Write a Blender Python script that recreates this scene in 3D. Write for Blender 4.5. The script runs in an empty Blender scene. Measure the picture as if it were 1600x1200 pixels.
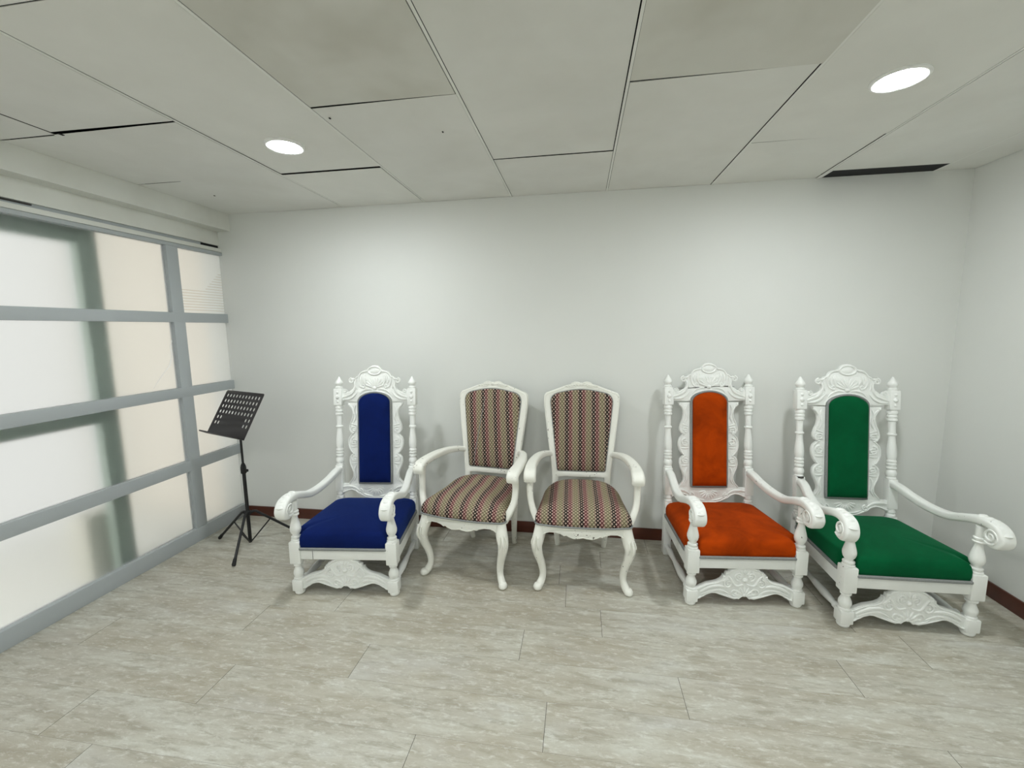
import bpy, bmesh, math, random
from mathutils import Vector, Matrix, Euler
random.seed(7)
PI = math.pi
scene = bpy.context.scene
COL = scene.collection
H, W, YF = 2.3625, 4.918, -5.6          # ceiling height, room width, front wall

# ------------------------------------------------------------------ materials
class NT:
    def __init__(s, name):
        s.m = bpy.data.materials.new(name); s.m.use_nodes = True
        s.t = s.m.node_tree; s.b = s.t.nodes['Principled BSDF']
    def n(s, kind, **kw):
        nd = s.t.nodes.new(kind)
        for k, v in kw.items():
            if k.startswith('i_'): nd.inputs[k[2:].replace('_', ' ')].default_value = v
            else: setattr(nd, k, v)
        return nd
    def l(s, a, b): s.t.links.new(a, b)
    def math(s, op, a, b=None, c=None, clamp=False):
        nd = s.t.nodes.new('ShaderNodeMath'); nd.operation = op; nd.use_clamp = clamp
        for i, v in enumerate((a, b, c)):
            if v is None: continue
            if isinstance(v, (int, float)): nd.inputs[i].default_value = v
            else: s.l(v, nd.inputs[i])
        return nd.outputs[0]
    def mix(s, f, a, b):
        nd = s.t.nodes.new('ShaderNodeMix'); nd.data_type = 'RGBA'
        for i, v in ((0, f), (6, a), (7, b)):
            if isinstance(v, (int, float)): nd.inputs[i].default_value = v
            elif isinstance(v, tuple): nd.inputs[i].default_value = v + (1,) if len(v) == 3 else v
            else: s.l(v, nd.inputs[i])
        return nd.outputs[2]
    def ramp(s, f, stops, interp='LINEAR'):
        nd = s.t.nodes.new('ShaderNodeValToRGB'); r = nd.color_ramp; r.interpolation = interp
        while len(r.elements) < len(stops): r.elements.new(.5)
        for e, (p, c) in zip(r.elements, stops):
            e.position = p; e.color = (c, c, c, 1) if isinstance(c, (int, float)) else tuple(c) + (1,)
        s.l(f, nd.inputs[0]); return nd.outputs[0]
    def noise(s, vec, scale, detail=4, rough=.55, dist=0):
        nd = s.n('ShaderNodeTexNoise'); nd.inputs['Scale'].default_value = scale
        nd.inputs['Detail'].default_value = detail; nd.inputs['Roughness'].default_value = rough
        nd.inputs['Distortion'].default_value = dist
        if vec is not None: s.l(vec, nd.inputs['Vector'])
        return nd.outputs[0]
    def obj(s, scale=(1, 1, 1)):
        tc = s.n('ShaderNodeTexCoord'); mp = s.n('ShaderNodeMapping'); mp.inputs['Scale'].default_value = scale
        s.l(tc.outputs['Object'], mp.inputs[0]); return mp.outputs[0]
    def bump(s, h, strength, dist=.002):
        nd = s.n('ShaderNodeBump'); nd.inputs['Strength'].default_value = strength
        nd.inputs['Distance'].default_value = dist
        s.l(h, nd.inputs['Height']); s.l(nd.outputs[0], s.b.inputs['Normal'])
    def base(s, c):
        if isinstance(c, tuple): s.b.inputs['Base Color'].default_value = c + (1,)
        else: s.l(c, s.b.inputs['Base Color'])
    def set(s, **kw):
        for k, v in kw.items(): s.b.inputs[k.replace('_', ' ')].default_value = v

def m_wall():
    t = NT('wall_paint'); v = t.obj()
    f = t.noise(v, 1.3, 3); g = t.noise(v, 180, 2)
    t.base(t.mix(f, (.69, .705, .68), (.74, .75, .725))); t.set(Roughness=.6); t.bump(g, .08, .001); return t.m
def m_paint(name, c, chips=0., rough=.38, relief=0.):
    t = NT(name); v = t.obj()
    f = t.noise(v, 9, 4); col = t.mix(f, tuple(x * .93 for x in c), c)
    if chips:
        oi = t.n('ShaderNodeObjectInfo'); av = t.n('ShaderNodeVectorMath'); av.operation = 'ADD'
        t.l(v, av.inputs[0]); cx = t.n('ShaderNodeCombineXYZ'); t.l(t.math('MULTIPLY', oi.outputs['Random'], 9.), cx.inputs[0]); t.l(cx.outputs[0], av.inputs[1])
        q = t.noise(av.outputs[0], 75, 3, .6); big = t.noise(av.outputs[0], 6, 2)
        q2 = t.math('ADD', q, t.math('MULTIPLY', t.math('SUBTRACT', big, .5), .5))
        mask = t.ramp(q2, [(.0, 0), (.79 - chips, 0), (.80 - chips, 1)])
        col = t.mix(mask, col, (.045, .03, .02))
    t.base(col); t.set(Roughness=rough)
    h = t.noise(v, 60, 5, .6)
    t.bump(h, .25 + relief, .002 + relief * .004); return t.m
def m_plain(name, c, rough=.5, metal=0., **kw):
    t = NT(name); t.base(c); t.set(Roughness=rough, Metallic=metal, **kw); return t.m
def m_velvet(name, c, sheen, dark=.75, sw=.10):
    t = NT(name); v = t.obj()
    f = t.noise(v, 7, 5, .6, .5); g = t.noise(v, 260, 2)
    t.base(t.mix(t.ramp(f, [(.3, 0), (.7, 1)]), tuple(x * dark for x in c), c))
    t.set(Roughness=.85); t.b.inputs['Sheen Weight'].default_value = sw
    t.b.inputs['Sheen Roughness'].default_value = .45
    t.b.inputs['Sheen Tint'].default_value = sheen + (1,)
    t.b.inputs['Specular IOR Level'].default_value = .08
    t.bump(g, .25, .001); return t.m
def m_braid():
    t = NT('grey_braid'); v = t.obj()
    g = t.noise(v, 220, 2)
    t.base(t.mix(g, (.16, .17, .17), (.30, .31, .30))); t.set(Roughness=.8); t.bump(g, .5, .002); return t.m
def m_fabric():
    t = NT('zigzag_fabric')
    uv = t.n('ShaderNodeUVMap'); sp = t.n('ShaderNodeSeparateXYZ'); t.l(uv.outputs[0], sp.inputs[0])
    u = t.math('DIVIDE', sp.outputs[0], .0218); v = t.math('DIVIDE', sp.outputs[1], .0265)
    s = t.math('ADD', t.math('ADD', u, v), 400); d = t.math('ADD', t.math('SUBTRACT', u, v), 400)
    a = t.math('ABSOLUTE', t.math('SUBTRACT', t.math('FRACT', s), .5))
    b = t.math('ABSOLUTE', t.math('SUBTRACT', t.math('FRACT', d), .5))
    edge = t.math('MAXIMUM', a, b)
    k = t.math('FLOOR', t.math('MULTIPLY', t.math('ADD', u, 400), 2))
    km = t.math('ADD', t.math('DIVIDE', t.math('FLOORED_MODULO', k, 8), 8), .01)
    c = t.math('FLOORED_MODULO', t.math('ADD', t.math('FLOOR', s), t.math('FLOOR', d)), 8)
    cm = t.math('ADD', t.math('DIVIDE', c, 8), .01)
    K = [(.008, .006, .007), (.008, .006, .007), (.085, .014, .020), (.10, .028, .030), (.125, .098, .06),
         (.13, .11, .062), (.125, .108, .06), (.10, .055, .042)]
    P = [(.50, .37, .30), (.55, .41, .35), (.46, .28, .25), (.48, .31, .27), (.42, .35, .25), (.39, .34, .23),
         (.41, .37, .25), (.45, .36, .28)]
    line = t.ramp(km, [(i / 8, x) for i, x in enumerate(K)], 'CONSTANT')
    pale = t.ramp(cm, [(i / 8, x) for i, x in enumerate(P)], 'CONSTANT')
    wdt = t.ramp(km, [(0, .255), (.25, .30), (.5, .345)], 'CONSTANT')
    mask = t.math('GREATER_THAN', edge, wdt)
    nz = t.noise(uv.outputs[0], 300, 2)
    col = t.mix(mask, pale, line)
    col = t.mix(t.math('MULTIPLY', nz, .10), col, (.2, .16, .12))
    t.base(col); t.set(Roughness=.85); t.b.inputs['Specular IOR Level'].default_value = .2
    t.bump(t.math('ADD', mask, nz), .3, .001); return t.m
def m_floor():
    t = NT('whitewashed_planks')
    at = t.n('ShaderNodeAttribute', attribute_name='plank')      # per-plank random offset
    tc = t.n('ShaderNodeTexCoord')
    cmb = t.n('ShaderNodeCombineXYZ'); t.l(t.math('MULTIPLY', at.outputs['Fac'], 37.), cmb.inputs[2])
    t.l(t.math('MULTIPLY', at.outputs['Fac'], 11.), cmb.inputs[0])
    ad = t.n('ShaderNodeVectorMath'); ad.operation = 'ADD'; t.l(tc.outputs['Object'], ad.inputs[0]); t.l(cmb.outputs[0], ad.inputs[1])
    def mp(sx, sy):
        m = t.n('ShaderNodeMapping'); m.inputs['Scale'].default_value = (sx, sy, 1); t.l(ad.outputs[0], m.inputs[0]); return m.outputs[0]
    n1 = t.noise(mp(1.6, 8.5), 1.5, 8, .62, .5)
    n2 = t.noise(mp(3.2, 15), 2.0, 6, .70, .3)
    n3 = t.noise(mp(7, 20), 3.0, 6, .75, .3)
    n4 = t.noise(mp(1.0, 3.0), 1.3, 4, .6, .2)
    c = t.ramp(n1, [(.30, (.36, .332, .268)), (.46, (.455, .435, .37)), (.56, (.51, .50, .435)), (.70, (.59, .59, .535))])
    dk = t.ramp(n2, [(.38, 1), (.50, 0)])
    c = t.mix(t.math('MULTIPLY', dk, .62), c, (.30, .275, .215))
    n5 = t.noise(mp(1.1, 2.4), 1.1, 5, .65, .6); n6 = t.noise(mp(22, 60), 3.0, 4, .7)
    c = t.mix(t.math('MULTIPLY', t.ramp(n5, [(.40, 1), (.56, 0)]), .42), c, (.37, .325, .24))
    c = t.mix(t.math('MULTIPLY', t.ramp(n6, [(.30, 1), (.52, 0)]), .28), c, (.33, .30, .245))
    wh = t.ramp(n3, [(.52, 0), (.66, 1)])
    c = t.mix(t.math('MULTIPLY', wh, .55), c, (.70, .71, .665))
    blu = t.ramp(n4, [(.56, 0), (.72, 1)])
    c = t.mix(t.math('MULTIPLY', blu, .4), c, (.62, .635, .63))
    t.base(c); t.set(Roughness=.42); t.b.inputs['Specular IOR Level'].default_value = .35
    t.bump(t.math('ADD', n3, t.math('MULTIPLY', n2, .6)), .12, .002); return t.m
def m_ceiling(name, dirt, tint):
    t = NT(name); v = t.obj()
    f = t.noise(v, 2.2, 5, .6, .4); g = t.noise(v, 2.6, 3, .5, .2); h = t.noise(v, 140, 3)
    c = t.mix(t.ramp(f, [(.35, 0), (.7, 1)]), tint, tuple(x * .94 for x in tint))
    c = t.mix(t.math('MULTIPLY', t.ramp(g, [(.42, 0), (.72, 1)]), dirt), c, tuple(a * b for a, b in zip(tint, (.55, .52, .44))))
    t.base(c); t.set(Roughness=.75); t.b.inputs['Specular IOR Level'].default_value = .2
    t.bump(h, .08, .001); return t.m
def m_glass():
    t = NT('frosted_glass'); t.base((.965, .985, .97)); t.set(Roughness=.33, IOR=1.46)
    t.b.inputs['Transmission Weight'].default_value = 1; return t.m
def m_emit(name, c, s):
    t = NT(name); t.base((0, 0, 0)); t.b.inputs['Emission Color'].default_value = c + (1,)
    t.b.inputs['Emission Strength'].default_value = s; return t.m
def m_wood():
    t = NT('red_brown_wood'); v = t.obj((1, 12, 12)); f = t.noise(v, 3, 5, .6, .6)
    t.base(t.mix(f, (.05, .012, .006), (.11, .027, .012))); t.set(Roughness=.35); return t.m

M = dict(
    wall=m_wall(), white=m_paint('white_gloss_paint', (.86, .875, .85), .0),
    carved=m_paint('white_paint_on_carving', (.86, .875, .85), .0, .4, .45),
    chip=m_paint('chipped_cream_paint', (.86, .86, .795), .085, .36),
    speck=m_paint('speckled_white_paint', (.86, .875, .845), .03, .38),
    blue=m_velvet('blue_velvet', (.0035, .0125, .096), (.08, .18, .62), sw=.30),
    orange=m_velvet('orange_velvet', (.46, .053, .001), (.95, .2, .04), .5),
    green=m_velvet('green_velvet', (.001, .094, .031), (.1, .5, .28), sw=.25),
    braid=m_braid(), fabric=m_fabric(), floor=m_floor(), wood=m_wood(),
    ceil=m_ceiling('ceiling_tile', .14, (.775, .78, .75)), ceil2=m_ceiling('dusty_ceiling_tile', .38, (.69, .69, .645)),
    ceil3=m_ceiling('pale_ceiling_tile', .08, (.79, .795, .76)),
    soffit=m_ceiling('soffit_paint', .25, (.72, .73, .69)),
    alu=m_plain('grey_aluminium', (.40, .43, .445), .45, .0), dark=m_plain('dark_gap', (.012, .012, .014), .9),
    glass=m_glass(), black=m_plain('black_powder_coat', (.008, .008, .009), .5),
    desk=m_plain('black_sheet_steel', (.014, .011, .012), .5), rubber=m_plain('black_rubber', (.008, .008, .008), .7),
    lamp=m_emit('lamp_diffuser', (.95, .995, 1.0), 178.), ring=m_plain('white_plastic', (.85, .86, .85), .4),
    steel=m_plain('dark_green_frame', (.27, .34, .30), .6), cream=m_plain('cream_wall', (.83, .79, .725), .8),
    cool=m_plain('white_outer_wall', (.80, .81, .79), .8), film=m_plain('crack_white', (.95, .95, .95), .3),
    daylight=m_emit('daylight_panel', (1.0, 1.0, .97), .44), bar=m_ceiling('ceiling_bar', .1, (.83, .84, .81)), blur_block=m_plain('grey_blur_block', (.58, .58, .52), .8), slat=m_plain('blind_slat', (.80, .76, .69), .5), grime=m_plain('dark_crack', (.05, .045, .04), .9),
)

# ------------------------------------------------------------------ mesh helpers
class MB:
    def __init__(s): s.v = []; s.f = []; s.uv = None
    def add(s, vs, fs):
        o = len(s.v); s.v += [tuple(x) for x in vs]; s.f += [tuple(i + o for i in f) for f in fs]
    def mesh(s, name, mats, angle=40, smooth=True):
        me = bpy.data.meshes.new(name); me.from_pydata(s.v, [], s.f); me.validate()
        bm = bmesh.new(); bm.from_mesh(me); bmesh.ops.recalc_face_normals(bm, faces=bm.faces); bm.to_mesh(me); bm.free()
        for m in (mats if isinstance(mats, (list, tuple)) else [mats]): me.materials.append(m)
        if smooth:
            me.shade_smooth(); me.set_sharp_from_angle(angle=math.radians(angle))
        return me
    def xf(s, mat, start=0):
        for i in range(start, len(s.v)): s.v[i] = tuple(mat @ Vector(s.v[i]))
    def box(s, c, sz, bev=0., taper=1.):
        bm = bmesh.new(); bmesh.ops.create_cube(bm, size=1)
        for v in bm.verts:
            k = taper if v.co.z < 0 else 1
            v.co = Vector((v.co.x * sz[0] * k, v.co.y * sz[1] * k, v.co.z * sz[2]))
        if bev: bmesh.ops.bevel(bm, geom=list(bm.edges), offset=bev, segments=2, affect='EDGES', profile=.6)
        bm.verts.index_update()
        s.add([(v.co.x + c[0], v.co.y + c[1], v.co.z + c[2]) for v in bm.verts], [[v.index for v in f.verts] for f in bm.faces]); bm.free()
    def lathe(s, x, y, prof, n=20):
        vs = []; fs = []
        for z, r in prof:
            vs += [(x + r * math.cos(2 * PI * i / n), y + r * math.sin(2 * PI * i / n), z) for i in range(n)]
        for k in range(len(prof) - 1):
            for i in range(n):
                j = (i + 1) % n; fs.append((k * n + i, k * n + j, (k + 1) * n + j, (k + 1) * n + i))
        fs.append(tuple(range(n))[::-1]); fs.append(tuple(range((len(prof) - 1) * n, len(prof) * n)))
        s.add(vs, fs)
    def tube(s, pts, rad, n=8, flat=1., closed=False):
        """tube along pts; rad number or list; flat squashes along world y"""
        P = [Vector(p) for p in pts]; m = len(P)
        R = rad if isinstance(rad, (list, tuple)) else [rad] * m
        vs = []; fs = []; up = None
        for k, p in enumerate(P):
            if closed: t = (P[(k + 1) % m] - P[k - 1]).normalized()
            else: t = (P[min(k + 1, m - 1)] - P[max(k - 1, 0)]).normalized()
            if up is None:
                up = Vector((0, 1, 0)) if abs(t.y) < .9 else Vector((0, 0, 1))
            a = up - t * up.dot(t)
            if a.length < 1e-4: a = t.orthogonal()
            a.normalize(); up = a; b = t.cross(a)
            for i in range(n):
                q = 2 * PI * i / n
                o = a * (math.cos(q) * R[k] * flat) + b * (math.sin(q) * R[k]); vs.append(p + o)
        seg = m if closed else m - 1
        for k in range(seg):
            k2 = (k + 1) % m
            for i in range(n):
                j = (i + 1) % n; fs.append((k * n + i, k * n + j, k2 * n + j, k2 * n + i))
        if not closed: fs.append(tuple(range(n))[::-1]); fs.append(tuple(range((m - 1) * n, m * n)))
        s.add(vs, fs)
    def sweep(s, path, sect, side=Vector((1, 0, 0))):
        """sect: function(k)->list of (a,b); a along side, b along normal in the path plane"""
        P = [Vector(p) for p in path]; m = len(P); vs = []; fs = []; n = None
        for k, p in enumerate(P):
            t = (P[min(k + 1, m - 1)] - P[max(k - 1, 0)]).normalized()
            sd = (side - t * side.dot(t)).normalized(); nn = sd.cross(t)
            sec = sect(k / (m - 1)); n = len(sec)
            vs += [p + sd * a + nn * b for a, b in sec]
        for k in range(m - 1):
            for i in range(n):
                j = (i + 1) % n; fs.append((k * n + i, k * n + j, (k + 1) * n + j, (k + 1) * n + i))
        fs.append(tuple(range(n))[::-1]); fs.append(tuple(range((m - 1) * n, m * n)))
        s.add(vs, fs)
    def plate(s, outlines, y, thick, bev=.003, plane='xz'):
        """filled outline(s) (first outer, others holes), extruded along y"""
        cu = bpy.data.curves.new('tmp', 'CURVE'); cu.dimensions = '2D'; cu.fill_mode = 'BOTH'
        cu.extrude = max(thick / 2 - bev, 1e-4); cu.bevel_depth = bev; cu.bevel_resolution = 1; cu.offset = -bev
        for o in outlines:
            sp = cu.splines.new('POLY'); sp.points.add(len(o) - 1); sp.use_cyclic_u = True
            for p, q in zip(sp.points, o): p.co = (q[0], q[1], 0, 1)
        ob = bpy.data.objects.new('tmp', cu); COL.objects.link(ob)
        dg = bpy.context.evaluated_depsgraph_get(); dg.update()
        me = bpy.data.meshes.new_from_object(ob.evaluated_get(dg))
        bm = bmesh.new(); bm.from_mesh(me); bmesh.ops.remove_doubles(bm, verts=bm.verts, dist=1e-5)
        bm.verts.index_update()
        s.add([(v.co.x, y - v.co.z, v.co.y) for v in bm.verts], [[v.index for v in f.verts] for f in bm.faces])
        bm.free(); bpy.data.meshes.remove(me); bpy.data.objects.remove(ob); bpy.data.curves.remove(cu)
    def shell(s, outline, prof, fn, centre=None):
        """cushion: rings of scaled outline. prof [(scale, h)], fn(x, y, h)->co"""
        n = len(outline)
        cx = sum(p[0] for p in outline) / n if centre is None else centre[0]
        cy = sum(p[1] for p in outline) / n if centre is None else centre[1]
        vs = []; fs = []
        for sc, h in prof:
            vs += [fn(cx + (x - cx) * sc, cy + (y - cy) * sc, h) for x, y in outline]
        for k in range(len(prof) - 1):
            for i in range(n):
                j = (i + 1) % n; fs.append((k * n + i, k * n + j, (k + 1) * n + j, (k + 1) * n + i))
        fs.append(tuple(range(n))[::-1]); fs.append(tuple(range((len(prof) - 1) * n, len(prof) * n)))
        s.add(vs, fs)

def cr(pts, n=8, closed=False):
    """Catmull-Rom through points"""
    P = [Vector(p) for p in pts]; out = []; m = len(P)
    rng = range(m) if closed else range(m - 1)
    for i in rng:
        if closed: a, b, c, d = P[i - 1], P[i], P[(i + 1) % m], P[(i + 2) % m]
        else: a, b, c, d = P[max(i - 1, 0)], P[i], P[i + 1], P[min(i + 2, m - 1)]
        for k in range(n):
            t = k / n
            out.append(.5 * ((2 * b) + (c - a) * t + (2 * a - 5 * b + 4 * c - d) * t * t + (3 * b - a - 3 * c + d) * t ** 3))
    if not closed: out.append(P[-1])
    return out
def rrect(w, h, r, n=4):
    pts = []
    for cx, cy, a0 in ((w / 2 - r, h / 2 - r, 0), (-w / 2 + r, h / 2 - r, PI / 2), (-w / 2 + r, -h / 2 + r, PI), (w / 2 - r, -h / 2 + r, 1.5 * PI)):
        for i in range(n + 1):
            a = a0 + PI / 2 * i / n; pts.append((cx + r * math.cos(a), cy + r * math.sin(a)))
    return pts
def rpoly(pts, rads, n=6):
    """polygon with rounded corners"""
    out = []; m = len(pts)
    for i in range(m):
        p = Vector(pts[i]); r = rads[i] if isinstance(rads, (list, tuple)) else rads
        a = (Vector(pts[i - 1]) - p); b = (Vector(pts[(i + 1) % m]) - p)
        r = min(r, a.length * .45, b.length * .45); A = p + a.normalized() * r; B = p + b.normalized() * r
        for k in range(n + 1):
            t = k / n; out.append(tuple((1 - t) ** 2 * A + 2 * t * (1 - t) * p + t * t * B))
    return out
def dens(pts, d):
    out = []
    for i in range(len(pts)):
        a = Vector(pts[i]); b = Vector(pts[(i + 1) % len(pts)]); n = max(1, int((b - a).length / d))
        out += [tuple(a + (b - a) * k / n) for k in range(n)]
    return out
def mirror(half):
    return list(half) + [(-x, z) for x, z in reversed(half) if abs(x) > 1e-6]

MESH = {}
def part(name, mesh, parent, key=None, **props):
    o = bpy.data.objects.new(name, mesh); COL.objects.link(o)
    if parent is not None: o.parent = parent
    for k, v in props.items(): o[k] = v
    return o
def thing(name, loc, rz, label, cat, group=None):
    o = bpy.data.objects.new(name, None); COL.objects.link(o); o.location = loc; o.rotation_euler = (0, 0, rz)
    o.empty_display_size = .1; o['label'] = label; o['category'] = cat
    if group: o['group'] = group
    return o
def struct(name, mb, mats, parent=None, **kw):
    o = part(name, mb.mesh(name, mats, **kw), parent); o['kind'] = 'structure'; return o

# ------------------------------------------------------------------ carved relief helpers (in the x,z plane, raised towards -y)
def scroll(mb, c, r0, r1, a0, a1, y, w=.006, n=22, flat=1.15):
    pts = []; rad = []
    for i in range(n + 1):
        t = i / n; a = a0 + (a1 - a0) * t; r = r0 + (r1 - r0) * t
        pts.append((c[0] + r * math.cos(a), y, c[1] + r * math.sin(a))); rad.append(w * (1 - .35 * t))
    mb.tube(pts, rad, 7, flat)
def leaf(mb, pts2, y, w, n=5, flat=.95):
    P = cr([(p[0], y, p[1]) for p in pts2], n); m = len(P)
    rad = [max(.0012, w * math.sin(PI * (.12 + .86 * k / (m - 1))) ** .8) for k in range(m)]
    mb.tube(P, rad, 7, flat)
def fan(mb, c, r0, r1, a0, a1, k, y, w):
    for i in range(k):
        a = a0 + (a1 - a0) * i / (k - 1)
        leaf(mb, [(c[0] + r0 * math.cos(a), c[1] + r0 * math.sin(a)), (c[0] + (r0 + r1) / 2 * math.cos(a), c[1] + (r0 + r1) / 2 * math.sin(a)),
                  (c[0] + r1 * math.cos(a), c[1] + r1 * math.sin(a))], y, w, 3)
def bead(mb, c, r, y, ry=.6):
    n = 10; prof = [(-1, .02), (-.8, .6), (-.4, .92), (0, 1), (.4, .92), (.8, .6), (1, .02)]
    s0 = len(mb.v); mb.lathe(0, 0, [(z * r, q * r) for z, q in prof], n)
    mb.xf(Matrix.Translation((c[0], y, c[1])) @ Matrix.Diagonal((1, ry, 1, 1)), s0)
def rim(mb, pts2, y, w, closed=False, flat=1.1):
    mb.tube([(p[0], y, p[1]) for p in pts2], w, 6, flat, closed)

# ------------------------------------------------------------------ throne armchair
LEAN = math.radians(6.2); PIV = Vector((0, .255, .34))
LM = Matrix.Translation(PIV) @ Matrix.Rotation(-LEAN, 4, 'X') @ Matrix.Translation(-PIV)
BY = .255                                     # plane of the back before leaning
def throne_meshes():
    S = {}
    # front leg: bun, block, vase, block
    for sx, nm in ((-1, 'fl'), (1, 'fr')):
        x, y = .275 * sx, -.262
        mb = MB()
        mb.lathe(x, y, [(0, .021), (.004, .026), (.014, .029), (.022, .026), (.026, .022)])
        mb.box((x, y, .056), (.060, .060, .066), .006)
        mb.lathe(x, y, [(.086, .024), (.090, .028), (.097, .028), (.102, .022), (.108, .024), (.122, .0285), (.134, .028), (.150, .0215), (.163, .0165),
                        (.168, .018), (.171, .024), (.178, .025), (.183, .021), (.186, .024), (.19, .024)])
        mb.box((x, y, .253), (.062, .062, .128), .005)
        S['leg_' + nm] = mb.mesh('front_leg', M['speck'])
        mb = MB()
        mb.lathe(x, y, [(.314, .024), (.318, .028), (.326, .028), (.330, .021), (.336, .026), (.343, .026), (.348, .017), (.354, .018), (.366, .0255), (.38, .0295),
                        (.394, .0295), (.412, .0255), (.436, .0195), (.456, .0155), (.464, .016), (.467, .023), (.474, .025), (.479, .021), (.484, .0235), (.492, .0235), (.497, .018), (.51, .019), (.55, .019)])
        S['sup_' + nm] = mb.mesh('arm_support', M['speck'])
        # arm
        mb = MB()
        up = [(.262, .556), (.20, .551), (.125, .531), (.02, .515), (-.08, .519), (-.16, .545), (-.225, .567), (-.29, .578), (-.345, .566), (-.372, .53), (-.358, .498), (-.325, .492), (-.308, .51)]
        xs = [.252, .254, .262, .275, .283, .284, .283, .283, .283, .283, .283, .283, .283]
        path = cr([(sx * a, p[0], p[1]) for a, p in zip(xs, up)], 6)
        def sect(t):
            w = .046 + .016 * min(1, max(0, (t - .35) / .3)); h = .040 if t < .7 else .040 - .018 * (t - .7) / .3
            return rrect(w, h, .012, 3)
        mb.sweep(path, sect)
        mb.box((sx * .283, -.33, .525), (.052, .05, .055), .014)
        for e in (-1, 1):                      # spirals on the two cheeks of the scroll
            pts = []
            for i in range(30):
                a = -2.2 + i / 29 * 3.4 * PI; r = .040 - .032 * i / 29
                pts.append((sx * .283 + e * .030, -.333 - r * math.cos(a), .531 + r * math.sin(a)))
            mb.tube(pts, .005, 6)
        for i in range(5):                     # leaf lobes over the top of the scroll
            u = -.255 - .03 * i; 
            zz = .600 - (.0 if i < 3 else .012 * (i - 2) ** 1.6)
            s0 = len(mb.v); mb.lathe(0, 0, [(-.018, .001), (-.014, .014), (0, .021), (.014, .014), (.018, .001)], 12)
            mb.xf(Matrix.Translation((sx * .283, u, zz - .008)) @ Matrix.Diagonal((1.15, .8, .6, 1)), s0)
        S['arm_' + nm] = mb.mesh('armrest', M['speck'], 50)
        # rear leg (square, raked back) below the seat
        mb = MB()
        xr = .252 * sx
        mb.box((xr, .262, .17), (.048, .05, .34), .005)
        S['rleg_' + nm] = mb.mesh('rear_leg', M['white'])
        # back post
        mb = MB(); y = BY
        mb.box((xr, y, .335), (.048, .046, .05), .004)
        mb.lathe(xr, y, [(.355, .020), (.362, .025), (.372, .025), (.378, .02), (.384, .024), (.392, .024), (.40, .02), (.41, .02)])
        mb.box((xr, y, .495), (.050, .048, .175), .005)
        mb.lathe(xr, y, [(.58, .021), (.588, .025), (.596, .021), (.602, .024), (.616, .0275), (.630, .024), (.638, .019), (.645, .025), (.654, .025), (.658, .020), (.664, .025), (.673, .025), (.677, .02), (.683, .0245),
                         (.691, .0245), (.697, .021), (.715, .0245), (.735, .0255), (.765, .0235), (.80, .0195), (.83, .017), (.838, .018), (.842, .0235), (.849, .0235), (.854, .018), (.89, .0185), (.922, .019), (.926, .025),
                         (.936, .025), (.94, .021), (.947, .025), (.956, .025), (.96, .022), (.968, .026), (.978, .026), (.984, .022), (.992, .023)])
        mb.box((xr, y, 1.047), (.056, .052, .112), .004)
        bead(mb, (xr, 1.047), .014, y - .027, .5); bead(mb, (xr, 1.078), .009, y - .027, .5); bead(mb, (xr, 1.016), .009, y - .027, .5)
        mb.lathe(xr, y, [(1.10, .02), (1.106, .024), (1.113, .024), (1.117, .017), (1.122, .018)])
        mb.xf(LM); S['post_' + nm] = mb.mesh('back_post', M['white'])
        mb = MB()
        mb.lathe(xr, y, [(1.12, .016), (1.126, .020), (1.134, .0255), (1.142, .0265), (1.152, .022), (1.164, .014), (1.176, .008), (1.184, .003)])
        mb.xf(LM); S['fin_' + nm] = mb.mesh('finial', M['white'])
        # side rails and stretchers
        mb = MB(); dx = (.252 - .275) * sx
        vs = []
        mb.tube([(.2705 * sx, -.24, .062), (.2565 * sx, .25, .062)], .010, 8)
        prof = [(0, .012), (.06, .012), (.07, .018), (.10, .019), (.115, .012), (.2, .017), (.32, .021), (.5, .017), (.62, .012), (.78, .017), (.87, .019), (.9, .012), (1, .012)]
        A = Vector((.274 * sx, -.235, .062)); B = Vector((.254 * sx, .242, .062))
        mb.tube([A + (B - A) * t for t, r in prof], [r for t, r in prof], 12)
        S['str_' + nm] = mb.mesh('side_stretcher', M['white'])
        mb = MB()
        q = [(.272, -.235), (.302, -.235), (.275, .245), (.245, .245)]
        v = [(a * sx, b, z) for z in (.205, .272) for a, b in q]
        mb.add(v, [(0, 1, 2, 3), (4, 5, 6, 7), (0, 1, 5, 4), (1, 2, 6, 5), (2, 3, 7, 6), (3, 0, 4, 7)])
        S['rail_' + nm] = mb.mesh('side_rail', M['white'])
    mb = MB(); mb.box((0, -.268, .243), (.495, .030, .058), .003); S['rail_front'] = mb.mesh('front_rail', M['white'])
    mb = MB(); mb.box((0, .262, .243), (.46, .030, .06), .003); S['rail_back'] = mb.mesh('rear_rail', M['white'])
    # seat cushion, notched round the front posts
    def cush(px, base, top, crown, name, mats):
        outl = rpoly([(-.243, -.287), (.243, -.287), (.243, -.224), (.294, -.222), (.272, .232), (.222, .262), (-.222, .262), (-.272, .232), (-.294, -.222), (-.243, -.224)],
                     [.012, .012, .006, .02, .05, .03, .03, .05, .02, .006], 5)
        outl = dens(outl, .02)
        mb = MB(); hh = top - base
        prof = [(.97, 0), (1.0, .004), (1.012, .25 * hh), (1.012, .55 * hh), (.995, .80 * hh), (.965, .95 * hh), (.92, 1.0 * hh + .12 * crown), (.8, hh + .45 * crown), (.6, hh + .75 * crown), (.35, hh + .95 * crown), (.12, hh + crown)]
        mb.shell(outl, prof, lambda x, y, h: (x, y, base + h * (1 - .12 * (y + .28) / .54) ), (0, -.01))
        return mb, outl
    mb, outl = cush(0, .282, .372, .022, 'seat_cushion', None)
    S['seat'] = mb
    mb = MB(); mb.tube([(x * 1.012, y * 1.012 - .0, .279) for x, y in outl], .0092, 6, 1., True)
    S['seat_braid'] = mb.mesh('braid_trim', M['braid'])
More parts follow.
